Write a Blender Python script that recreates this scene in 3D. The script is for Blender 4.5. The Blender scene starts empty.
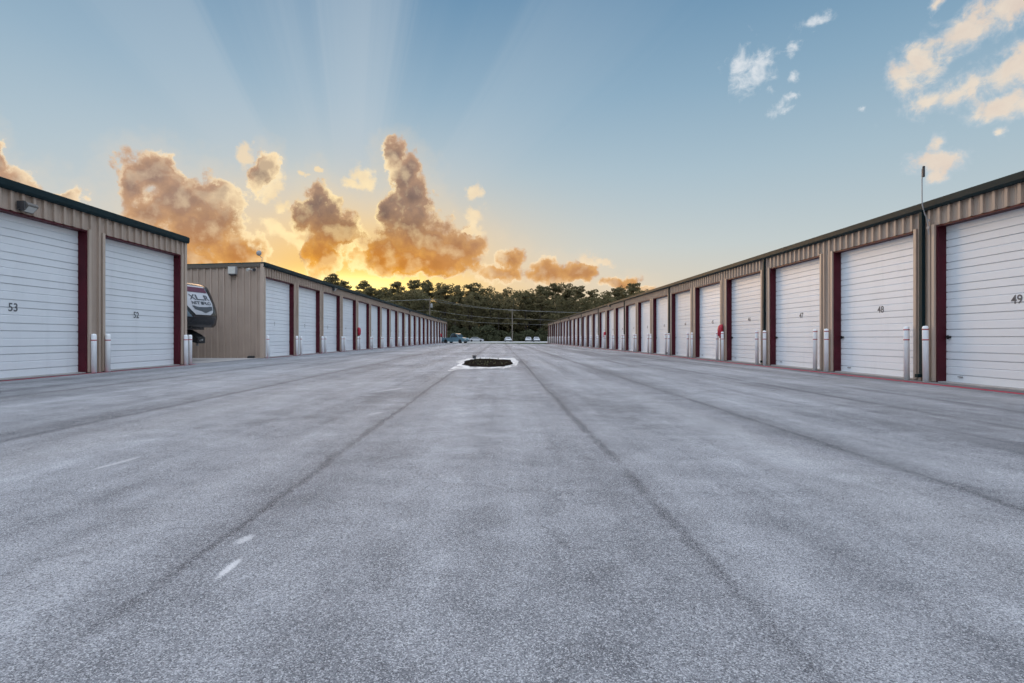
import bpy, math, random
from math import radians as R
C = bpy.context.scene.collection
scene = bpy.context.scene
F_PX, VX, VY = 550.0, 500.0, 338.0        # focal length in pixels and the vanishing point of the lot

# ---------------------------------------------------------------- node expression helper
class E:
    """A socket that can be used in arithmetic; every operation adds a Math node."""
    def __init__(s, nt, sock): s.nt, s.s = nt, sock
    def _m(s, op, *args, clamp=False):
        n = s.nt.nodes.new('ShaderNodeMath'); n.operation = op; n.use_clamp = clamp
        for i, a in enumerate(args):
            if isinstance(a, E): s.nt.links.new(a.s, n.inputs[i])
            else: n.inputs[i].default_value = a
        return E(s.nt, n.outputs[0])
    def __add__(s, o): return s._m('ADD', s, o)
    __radd__ = __add__
    def __sub__(s, o): return s._m('SUBTRACT', s, o)
    def __rsub__(s, o): return s._m('SUBTRACT', o, s)
    def __mul__(s, o): return s._m('MULTIPLY', s, o)
    __rmul__ = __mul__
    def __truediv__(s, o): return s._m('DIVIDE', s, o)
    def pow(s, o): return s._m('POWER', s, o)
    def max(s, o): return s._m('MAXIMUM', s, o)
    def min(s, o): return s._m('MINIMUM', s, o)
    def smin(s, o, d): return s._m('SMOOTH_MIN', s, o, d)
    def abs(s): return s._m('ABSOLUTE', s)
    def exp(s): return s._m('EXPONENT', s)
    def sqrt(s): return s._m('SQRT', s)
    def asin(s): return s._m('ARCSINE', s)
    def atan2(s, o): return s._m('ARCTAN2', s, o)
    def clamp(s): return s._m('ADD', s, 0.0, clamp=True)
    def muladd(s, a, b): return s._m('MULTIPLY_ADD', s, a, b)
    def step(s, a, b, lo=0.0, hi=1.0):      # smoothstep from a to b
        n = s.nt.nodes.new('ShaderNodeMapRange'); n.interpolation_type = 'SMOOTHSTEP'
        s.nt.links.new(s.s, n.inputs[0])
        for i, v in enumerate((a, b, lo, hi)): n.inputs[i+1].default_value = v
        return E(s.nt, n.outputs[0])
def link(nt, a, b):
    nt.links.new(a.s if isinstance(a, E) else a, b)
def mixc(nt, f, a, b, mode='MIX'):
    n = nt.nodes.new('ShaderNodeMix'); n.data_type = 'RGBA'; n.blend_type = mode; n.clamp_factor = True
    for v, i in ((f, 0), (a, 6), (b, 7)):
        if isinstance(v, E): nt.links.new(v.s, n.inputs[i])
        elif hasattr(v, 'node'): nt.links.new(v, n.inputs[i])
        elif isinstance(v, (int, float)): n.inputs[i].default_value = v if i == 0 else (v, v, v, 1)
        else: n.inputs[i].default_value = (*v, 1)
    return n.outputs[2]
def ramp(nt, f, stops, interp='LINEAR'):
    n = nt.nodes.new('ShaderNodeValToRGB'); cr = n.color_ramp; cr.interpolation = interp
    while len(cr.elements) < len(stops): cr.elements.new(0.5)
    for e, (p, c) in zip(cr.elements, stops):
        e.position = p; e.color = (*c, 1) if len(c) == 3 else c
    link(nt, f, n.inputs[0]); return n.outputs[0]
def noise(nt, vec, scale, detail=5, rough=0.55, dist=0.0, dims='3D', lac=2.0, out=0):
    n = nt.nodes.new('ShaderNodeTexNoise'); n.noise_dimensions = dims
    if vec is not None: nt.links.new(vec, n.inputs['Vector'])
    n.inputs['Scale'].default_value = scale; n.inputs['Detail'].default_value = detail
    n.inputs['Roughness'].default_value = rough; n.inputs['Distortion'].default_value = dist
    n.inputs['Lacunarity'].default_value = lac
    return E(nt, n.outputs[0])
def lin(c):       # sRGB 0-255 to linear
    return tuple((v/255/12.92) if v/255 <= 0.04045 else ((v/255+0.055)/1.055)**2.4 for v in c)

# ---------------------------------------------------------------- sky
SUN_AZ, SUN_EL = -17.0, 9.0
def angles(px, py):       # direction of a point of the sky in degrees: azimuth from the lot's axis, elevation
    a = math.atan((px-VX)/F_PX)
    return math.degrees(a), math.degrees(math.atan((VY-py)/F_PX*math.cos(a)))

# clouds: bearing, elevation (given as seen down the lot), half-sizes, tilt
CUMULUS = [(-14,150,24,40,-20),(12,182,40,20,-28),(52,204,40,11,-28),(-40,190,60,36,0),
 (150,172,38,26,0),(178,198,46,32,0),(204,230,60,36,0),(238,256,46,22,0),(220,190,29,23,0),(150,214,34,28,0),(130,186,20,34,0),(180,256,60,24,0),
 (262,172,14,27,18),(318,206,30,28,0),(330,230,38,30,0),(325,258,28,22,0),(302,218,24,22,0),(348,232,20,20,0),
 (394,156,17,19,20),(406,172,18,25,15),(412,198,25,32,0),(408,226,42,32,0),(388,250,46,26,0),(428,240,52,28,0),(456,250,38,20,0),(424,264,80,17,0),(376,262,38,18,0),(386,216,17,16,0),
 (508,258,22,17,0),(500,272,34,12,0),(552,272,38,15,0),(576,275,32,12,0),(618,282,28,8,0),(648,290,24,7,0)]
SCRAPS = [(247,152,14,18,10),(270,190,16,26,25),(282,206,16,11,0),(350,183,19,12,0),(363,176,22,15,30),(475,193,13,12,0),(473,214,14,13,0),(588,264,14,12,0),(607,262,14,6,0),
 (268,222,20,10,20),(290,236,34,14,20),(470,232,20,9,0),(352,244,20,24,0),(300,174,10,5,0),(318,170,7,4,0)]
WISPS = [(905,80,18,16,-40),(925,62,30,20,-38),(962,36,44,15,-33),(1008,4,40,13,-33),
 (925,102,26,8,-14),(962,88,46,13,-20),(1012,66,46,15,-30),(1060,45,60,18,-30),(1000,106,34,13,-14),(985,118,12,7,-10),(1050,98,40,12,-10),
 (940,143,11,10,0),(940,160,24,9,0),(936,176,12,8,0),(1003,135,8,6,0),(918,52,14,10,-40),(936,6,9,5,0)]
PUFFS = [(739,242,9,4,0),(748,72,20,22,0),(764,66,10,5,0),(735,66,8,10,0),(780,108,12,8,0),(795,45,8,9,0),(812,23,14,7,-10),(793,77,6,5,0),(793,97,9,3,0),(525,110,6,8,0),(475,119,10,4,0),(862,107,5,3,0)]

w = bpy.data.worlds.new('World'); scene.world = w; w.use_nodes = True
nt = w.node_tree; nt.nodes.clear()
tc = nt.nodes.new('ShaderNodeTexCoord'); D = tc.outputs['Generated']
sx = nt.nodes.new('ShaderNodeSeparateXYZ'); nt.links.new(D, sx.inputs[0])
dx, dy, dz = (E(nt, sx.outputs[i]) for i in range(3))
A = dx.atan2(dy) * (180/math.pi)
L = dz.asin() * (180/math.pi)

def offset_dir(du, dv):           # the direction moved a little towards (azimuth, elevation)
    n = nt.nodes.new('ShaderNodeVectorMath'); n.operation = 'ADD'
    nt.links.new(D, n.inputs[0]); n.inputs[1].default_value = (du, 0, dv); return n.outputs[0]
def fbm(vec):
    a = noise(nt, vec, 11.0, 6, 0.62)
    v = nt.nodes.new('ShaderNodeTexVoronoi'); v.feature = 'F1'; v.inputs['Scale'].default_value = 30
    v.inputs['Detail'].default_value = 1.0; v.inputs['Roughness'].default_value = 0.55; v.inputs['Lacunarity'].default_value = 2.3
    nt.links.new(vec, v.inputs['Vector'])
    return a, E(nt, v.outputs[0])
# warp bearings so that outlines are uneven
wn = nt.nodes.new('ShaderNodeTexNoise'); nt.links.new(D, wn.inputs['Vector']); wn.inputs['Scale'].default_value = 24; wn.inputs['Detail'].default_value = 5; wn.inputs['Roughness'].default_value = 0.62
ws = nt.nodes.new('ShaderNodeSeparateXYZ'); nt.links.new(wn.outputs[1], ws.inputs[0])
Aw = A + (E(nt, ws.outputs[0]) - 0.5) * 2.6
Lw = L + (E(nt, ws.outputs[1]) - 0.5) * 2.2

cv = nt.nodes.new('ShaderNodeCombineXYZ'); link(nt, Aw, cv.inputs[0]); link(nt, Lw, cv.inputs[1])
cv_sun = nt.nodes.new('ShaderNodeCombineXYZ')            # the same place looked at a little nearer the sun
_da, _dl = (Aw + 15.0)*-1.0, (Lw - 5.0)*-1.0
_d = (_da*_da + _dl*_dl).sqrt().max(1.5)
link(nt, Aw + _da/_d*1.5, cv_sun.inputs[0]); link(nt, Lw + _dl/_d*1.5, cv_sun.inputs[1])
def field(blobs, cv=cv):
    """1 at the middle of a cloud, 0 on its mean outline, below 0 outside"""
    f = None
    for (px, py, rx, ry, rot) in blobs:
        a0, l0 = angles(px, py)
        ca = math.cos(math.radians(a0)); k = 180/math.pi/F_PX
        mp = nt.nodes.new('ShaderNodeMapping'); mp.vector_type = 'TEXTURE'
        mp.inputs['Location'].default_value = (a0, l0, 0); mp.inputs['Rotation'].default_value = (0, 0, math.radians(-rot))
        mp.inputs['Scale'].default_value = (rx*k*ca*ca, ry*k*ca, 1)
        nt.links.new(cv.outputs[0], mp.inputs['Vector'])
        d = nt.nodes.new('ShaderNodeVectorMath'); d.operation = 'LENGTH'; nt.links.new(mp.outputs[0], d.inputs[0])
        e = E(nt, d.outputs['Value'])
        f = e if f is None else f.smin(e, 0.35)
    return (1.0 - f).max(-2.0)
def background(col):
    bg = nt.nodes.new('ShaderNodeBackground'); nt.links.new(col, bg.inputs[0]); return bg.outputs[0]
def choose(mask, a, b):           # shader b where mask is 1, shader a where it is 0 (the other one is not evaluated)
    n = nt.nodes.new('ShaderNodeMixShader'); link(nt, mask, n.inputs[0]); nt.links.new(a, n.inputs[1]); nt.links.new(b, n.inputs[2]); return n.outputs[0]
def gt(e, v): return e._m('GREATER_THAN', e, v)

da_s, dl_s = (A + 15.0), (L - 5.5)
dist = ((da_s*da_s) + (dl_s*dl_s)).sqrt()
near = ((dist/11.0).pow(2.0)*-1.0).exp()                       # glow round the hidden sun
wide = ((da_s/16.0).pow(2.0)*-1.0 - (dl_s.max(0.0)/7.5).pow(2.0)).exp()
broad = ((da_s/40.0).pow(2.0)*-1.0 - (L.max(0.0)/9.0).pow(2.0)).exp()
core = ((da_s/8.5).pow(2.0)*-1.0 - ((L-5.4)/1.2).pow(2.0)).exp()

# clear air: pale at the horizon, blue above
f = (L/45.0).clamp()
clear = ramp(nt, f, [(0.0, lin((224,204,178))), (0.10, lin((212,206,196))), (0.20, lin((196,208,212))), (0.36, lin((172,195,208))), (0.52, lin((142,175,198))), (0.70, lin((106,148,181))), (1.0, lin((82,128,170)))])
sky = nt.nodes.new('ShaderNodeTexSky'); sky.sky_type = 'NISHITA'; sky.sun_disc = False
sky.sun_elevation = R(SUN_EL); sky.sun_rotation = R(SUN_AZ); sky.air_density = 1.0; sky.dust_density = 0.6; sky.ozone_density = 1.5
nish = nt.nodes.new('ShaderNodeVectorMath'); nish.operation = 'SCALE'; nt.links.new(sky.outputs[0], nish.inputs[0]); nish.inputs[3].default_value = 0.1
base = mixc(nt, 0.88, nish.outputs[0], clear)
# sun rays fanning out from behind the clouds
phi = (da_s.atan2(dl_s)) * (180/math.pi)
pn = nt.nodes.new('ShaderNodeCombineXYZ'); link(nt, phi*0.1, pn.inputs[0])
phj = phi + (noise(nt, pn.outputs[0], 3.2, 3, 0.65) - 0.5)*11.0
rays = ramp(nt, ((phj + 90.0)/180.0).clamp(), [(0.0,(.4,)*3),(0.15,(.55,)*3),(0.22,(.42,)*3),(0.265,(.70,)*3),(0.31,(.72,)*3),(0.345,(.22,)*3),(0.375,(.34,)*3),(0.415,(.62,)*3),(0.44,(.46,)*3),(0.475,(.85,)*3),(0.515,(1.0,)*3),(0.545,(.78,)*3),(0.590,(.12,)*3),(0.63,(.04,)*3),(0.67,(.12,)*3),(0.72,(.46,)*3),(0.76,(.40,)*3),(0.82,(.10,)*3),(1.0,(.0,)*3)], 'EASE')
rs = nt.nodes.new('ShaderNodeSeparateColor'); nt.links.new(rays, rs.inputs[0])
rayf = E(nt, rs.outputs[0]) * dist.step(4, 16) * dist.step(66, 12) * 0.54
base = mixc(nt, rayf, base, lin((192,204,213)))
base = mixc(nt, broad*0.55, base, lin((246,214,160)))
base = mixc(nt, wide*0.92, base, lin((255,196,84)))
base = mixc(nt, core, base, (1.7, 1.30, 0.46))
clear_sky = background(base)

# cumulus round the sun
na, nv = fbm(D)
lump = (na - 0.5)*2.0 + (0.40 - nv)*0.75                      # billows
fld = field(CUMULUS); fld_s = field(CUMULUS, cv_sun)
fn = noise(nt, D, 55, 6, 0.68) - 0.5
cum = fld*1.7 + lump*1.0 + fn*1.35 + 0.08
nb, nvb = fbm(offset_dir(0.008, 0.014))
relief = lump - ((nb - 0.5)*2.0 + (0.40 - nvb)*0.75)           # light and dark sides of the billows
facing = (fld - fld_s)                                          # sides of a cloud turned to the sun
scr = field(SCRAPS)*1.1 + lump*1.0 + fn*1.0 + 0.12
cd = (cum.step(-0.08, 0.30)).max(scr.step(0.0, 0.6)*0.8)
veil = cum.step(-1.6, 0.25)*0.20
thick = cum.step(0.10, 0.62)
edge = mixc(nt, near, lin((252,228,192)), (1.25, 0.98, 0.46))
rim = mixc(nt, (facing*1.5 + relief*1.2 + 0.85).clamp(), mixc(nt, near, lin((206,178,156)), lin((206,156,104))), edge)
up = (L - 5.5).step(1.0, 8.0)
low_c = mixc(nt, near, lin((220,166,104)), lin((250,172,48)))
high_c = mixc(nt, near, lin((196,156,126)), lin((140,114,98)))
cc = mixc(nt, thick, rim, mixc(nt, up, low_c, high_c))
deep = cum.step(0.40, 1.25)
cc = mixc(nt, deep*0.85, cc, mixc(nt, up, mixc(nt, near, lin((188,134,88)), lin((214,132,40))), mixc(nt, near, lin((158,130,116)), lin((98,84,82)))))
cc = mixc(nt, (facing*1.5 + relief*1.5 + fn*2.2 - 0.12).clamp()*0.80*(1.0 - deep*0.55), cc, edge)
cc = mixc(nt, ((relief*-1.5 - fn*0.7).clamp())*0.55*thick, cc, mixc(nt, up, lin((176,112,52)), lin((100,84,82))))
cc = mixc(nt, (scr - cum*1.5).step(0.0, 0.25)*0.75, cc, edge)
base = mixc(nt, veil, base, mixc(nt, near, lin((240,218,190)), lin((255,214,128))))
cloud_sky = background(mixc(nt, cd*0.97, base, cc))

# high wisps and puffs on the right
nw = noise(nt, D, 13, 7, 0.62, 0.5)
nf = noise(nt, D, 42, 6, 0.62, 0.4)
wis = field(WISPS)*0.75 + (nw - 0.5)*2.4 + (nf - 0.5)*1.9 + 0.42
wd = wis.step(-0.05, 1.05)
puf = field(PUFFS)*0.6 + (nf - 0.5)*2.8 + 0.18
pd = puf.step(0.0, 1.1) * 0.85
wc = mixc(nt, wis.step(0.1, 0.9), lin((202,212,222)), mixc(nt, (nw*2.4 - 0.7).clamp(), lin((250,236,214)), lin((230,208,190))))
wisp_sky = background(mixc(nt, pd, mixc(nt, wd*0.84, base, wc), lin((228,232,236))))

# sky made brighter overhead and behind the camera, added as unseen fill light
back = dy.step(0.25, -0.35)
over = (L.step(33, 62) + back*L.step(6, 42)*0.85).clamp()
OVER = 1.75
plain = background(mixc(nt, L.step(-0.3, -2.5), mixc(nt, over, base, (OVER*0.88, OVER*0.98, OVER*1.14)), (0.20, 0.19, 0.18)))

in_cum = gt(A, -52)*gt(22.5-A, 0)*gt(L, 0)*gt(24.0-L, 0)
in_wisp = gt(A, -4)*gt(58.0-A, 0)*gt(L, 10)*gt(33.0-L, 0)
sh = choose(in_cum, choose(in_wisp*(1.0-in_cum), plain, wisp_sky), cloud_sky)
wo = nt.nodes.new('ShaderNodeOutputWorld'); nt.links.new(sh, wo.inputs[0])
w.cycles.sampling_method = 'MANUAL'; w.cycles.sample_map_resolution = 512

sun = bpy.data.lights.new('sun', 'SUN'); sun.energy = 2.5; sun.angle = R(40); sun.color = (1.0, 0.62, 0.32)
so = bpy.data.objects.new('sun', sun); C.objects.link(so)
so.rotation_euler = (R(90-SUN_EL), 0, R(180-SUN_AZ))
from mathutils import Vector
sd = Vector((math.sin(R(SUN_AZ))*math.cos(R(SUN_EL)), math.cos(R(SUN_AZ))*math.cos(R(SUN_EL)), math.sin(R(SUN_EL))))
so.rotation_euler = sd.to_track_quat('Z', 'Y').to_euler()

cam = bpy.data.cameras.new('camera'); co = bpy.data.objects.new('camera', cam); C.objects.link(co)
CAM_Z = 1.12
co.location = (0, 0, CAM_Z); co.rotation_euler = (R(90), 0, 0)
cam.sensor_width = 36; cam.lens = 36*F_PX/1024; cam.shift_x = (512-VX)/1024; cam.shift_y = -(341.5-VY)/1024
cam.clip_start = 0.05; cam.clip_end = 3000
scene.camera = co
vs = scene.view_settings; vs.view_transform = 'Standard'; vs.look = 'None'; vs.exposure = 0; vs.gamma = 1; vs.use_curve_mapping = False
scene.cycles.use_denoising = True
scene.cycles.use_adaptive_sampling = True; scene.cycles.adaptive_threshold = 0.03; scene.cycles.adaptive_min_samples = 6
scene.cycles.max_bounces = 6; scene.cycles.diffuse_bounces = 3; scene.cycles.transparent_max_bounces = 8
scene.cycles.use_fast_gi = False
# ---------------------------------------------------------------- mesh helpers
rnd = random.Random(7)
class MB:
    """Collects faces and links them as ONE mesh object."""
    def __init__(s): s.v, s.f, s.sm = [], [], []
    def add(s, vs, fs, smooth=False):
        o = len(s.v); s.v += [tuple(p) for p in vs]
        for f in fs: s.f.append(tuple(i+o for i in f)); s.sm.append(smooth)
        return s
    def box(s, x0, x1, y0, y1, z0, z1):
        if x0 > x1: x0, x1 = x1, x0
        return s.add([(x0,y0,z0),(x1,y0,z0),(x1,y1,z0),(x0,y1,z0),(x0,y0,z1),(x1,y0,z1),(x1,y1,z1),(x0,y1,z1)],
                     [(0,3,2,1),(4,5,6,7),(0,1,5,4),(1,2,6,5),(2,3,7,6),(3,0,4,7)])
    def sweep(s, rings, closed=True, caps=True, smooth=False):      # joins equal rings of points
        n = len(rings[0]); vs = [p for r in rings for p in r]; fs = []
        for k in range(len(rings)-1):
            for i in range(n if closed else n-1):
                j = (i+1) % n
                fs.append((k*n+i, k*n+j, (k+1)*n+j, (k+1)*n+i))
        s.add(vs, fs, smooth)
        if caps and closed:
            s.add(rings[0], [tuple(range(n))[::-1]]); s.add(rings[-1], [tuple(range(n))])
        return s
    def tube(s, pts, r, n=10, r2=None, smooth=True):
        pts = [Vector(p) for p in pts]; rings = []
        r2 = r if r2 is None else r2
        for k, p in enumerate(pts):
            t = (pts[min(k+1, len(pts)-1)] - pts[max(k-1, 0)]).normalized()
            a = t.orthogonal().normalized() if abs(t.z) > 0.9 else t.cross(Vector((0,0,1))).normalized()
            b = t.cross(a); rr = r + (r2-r)*k/max(1, len(pts)-1)
            rings.append([p + a*rr*math.cos(2*math.pi*i/n) + b*rr*math.sin(2*math.pi*i/n) for i in range(n)])
        return s.sweep(rings, smooth=smooth)
    def lathe(s, prof, n=20, c=(0,0,0), axis='z', smooth=True):
        rings = []
        for r, h in prof:
            ring = []
            for i in range(n):
                u, w_ = r*math.cos(2*math.pi*i/n), r*math.sin(2*math.pi*i/n)
                p = (u, w_, h) if axis == 'z' else ((u, h, w_) if axis == 'y' else (h, u, w_))
                ring.append((c[0]+p[0], c[1]+p[1], c[2]+p[2]))
            rings.append(ring)
        return s.sweep(rings, smooth=smooth)
    def build(s, name, mat, parent=None, origin=(0,0,0), bevel=0, smooth_all=False):
        me = bpy.data.meshes.new(name)
        me.from_pydata([(x-origin[0], y-origin[1], z-origin[2]) for x, y, z in s.v], [], s.f)
        me.polygons.foreach_set('use_smooth', [True]*len(s.f) if smooth_all else s.sm)
        me.update()
        if mat: me.materials.append(mat)
        o = bpy.data.objects.new(name, me); C.objects.link(o)
        if parent is None: o.location = origin
        else: o.parent = parent
        if bevel:
            import bmesh
            b = bmesh.new(); b.from_mesh(me); bmesh.ops.remove_doubles(b, verts=b.verts, dist=1e-5)
            bmesh.ops.recalc_face_normals(b, faces=b.faces)
            es = [e for e in b.edges if len(e.link_faces) == 2 and e.calc_face_angle(0) > 0.5]
            bmesh.ops.bevel(b, geom=es, offset=bevel, segments=2, affect='EDGES', clamp_overlap=True)
            b.to_mesh(me); b.free()
        return o
def tag(o, label=None, cat=None, group=None, kind=None):
    if label: o['label'] = label
    if cat: o['category'] = cat
    if group: o['group'] = group
    if kind: o['kind'] = kind
    return o
def thing(name, loc, label, cat, group=None, rz=0):
    o = bpy.data.objects.new(name, None); C.objects.link(o); o.location = loc; o.rotation_euler = (0, 0, rz)
    o.empty_display_size = 0.2
    return tag(o, label, cat, group)
def copy_tree(o, parent=None):
    c = o.copy(); C.objects.link(c)
    if parent: c.parent = parent
    for ch in list(o.children): copy_tree(ch, c)
    return c
ORD = 'first second third fourth fifth sixth seventh eighth ninth tenth eleventh twelfth thirteenth fourteenth fifteenth sixteenth seventeenth eighteenth nineteenth twentieth twenty-first twenty-second twenty-third twenty-fourth twenty-fifth twenty-sixth twenty-seventh twenty-eighth twenty-ninth thirtieth'.split()

# ---------------------------------------------------------------- materials
def material(name, col, rough=0.6, metal=0.0, spec=0.5, var=0.0, vscale=1.5, bump=0.0, bscale=40, coat=0.0, dirt=None):
    m = bpy.data.materials.new(name); m.use_nodes = True; t = m.node_tree; b = t.nodes['Principled BSDF']
    b.inputs['Base Color'].default_value = (*col, 1); b.inputs['Roughness'].default_value = rough
    b.inputs['Metallic'].default_value = metal; b.inputs['Specular IOR Level'].default_value = spec; b.inputs['Coat Weight'].default_value = coat
    g = t.nodes.new('ShaderNodeNewGeometry'); P = g.outputs['Position']
    c = None
    if var:
        n = noise(t, P, vscale, 5, 0.6)
        c = mixc(t, ((n-0.5)*2.2+0.5).clamp(), tuple(v*(1-var) for v in col), tuple(min(1, v*(1+var)) for v in col))
    if dirt:                                        # streaks of grime, stretched downwards
        mp = t.nodes.new('ShaderNodeMapping'); mp.inputs['Scale'].default_value = (dirt[1], dirt[1], dirt[1]*0.12); t.links.new(P, mp.inputs[0])
        n = noise(t, mp.outputs[0], 1.0, 6, 0.65)
        c = mixc(t, n.step(0.50, 0.80)*dirt[0], c if c is not None else col, tuple(v*0.55 for v in col))
    if c is not None: t.links.new(c, b.inputs['Base Color'])
    if bump:
        n = noise(t, P, bscale, 4, 0.6); bp = t.nodes.new('ShaderNodeBump'); bp.inputs['Strength'].default_value = bump; bp.inputs['Distance'].default_value = 0.02
        link(t, n, bp.inputs['Height']); t.links.new(bp.outputs[0], b.inputs['Normal'])
    return m
TAN   = material('tan_steel', (0.405,0.318,0.262), 0.5, spec=0.35, var=0.06, dirt=(0.5,3.0))
TRIM  = material('tan_trim', (0.46,0.365,0.30), 0.45, var=0.05, dirt=(0.4,3.0))
GREEN = material('dark_green_gutter', (0.011,0.025,0.030), 0.55, spec=0.10, var=0.15)
ROOF  = material('green_roof_metal', (0.035,0.060,0.060), 0.7, spec=0.08, var=0.1)
RED   = material('oxide_red_frame', (0.072,0.007,0.015), 0.5, spec=0.25, var=0.2, dirt=(0.5,2.0))
DOOR  = material('white_door_steel', (0.80,0.83,0.87), 0.42, var=0.03, vscale=0.7, dirt=(0.15,2.2))
def vary_by_object(m, lo, hi):        # each copy of a part a little lighter or darker, as panels age
    t = m.node_tree; b = t.nodes['Principled BSDF']; src = b.inputs['Base Color'].links[0].from_socket
    oi = t.nodes.new('ShaderNodeObjectInfo'); k = E(t, oi.outputs['Random'])*(hi-lo) + lo
    cb = t.nodes.new('ShaderNodeVectorMath'); cb.operation = 'SCALE'; t.links.new(src, cb.inputs[0]); link(t, k, cb.inputs[3]); t.links.new(cb.outputs[0], b.inputs['Base Color'])
vary_by_object(DOOR, 0.92, 1.04)
NUM   = material('black_vinyl_number', (0.11,0.115,0.13), 0.6)
BLACK = material('black_plastic', (0.012,0.012,0.013), 0.5)
BOLL  = material('white_bollard_sleeve', (0.90,0.92,0.95), 0.5, var=0.03, vscale=4, dirt=(0.2,5.0))
STRIPE= material('red_tape', (0.40,0.035,0.05), 0.5)
CONC  = material('pale_concrete', (0.42,0.40,0.39), 0.9, spec=0.1, var=0.16, vscale=1.8, bump=0.3, bscale=60)
APRON = material('stained_concrete', (0.17,0.165,0.17), 0.9, spec=0.1, var=0.25, vscale=2.2, bump=0.3, bscale=60)
GREY  = material('grey_metal', (0.32,0.32,0.33), 0.5, var=0.1)
DGREY = material('dark_grey_metal', (0.05,0.05,0.055), 0.5, var=0.1)
HOUSE = material('bronze_grey_housing', (0.14,0.13,0.12), 0.5, var=0.1)
LENS  = material('frosted_lens', (0.55,0.55,0.52), 0.25)
XRED  = material('red_vinyl_cover', (0.45,0.02,0.045), 0.5, var=0.1, vscale=6)
WOOD  = material('weathered_pole_wood', (0.17,0.145,0.12), 0.9, var=0.2, vscale=3)
WIRE  = material('wire', (0.32,0.32,0.31), 0.5)
TYRE  = material('tyre_rubber', (0.015,0.015,0.016), 0.85)
RIM   = material('alloy_rim', (0.45,0.46,0.48), 0.3, metal=0.8)
GLASS = material('dark_window_glass', (0.02,0.03,0.035), 0.08, spec=0.8)

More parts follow.
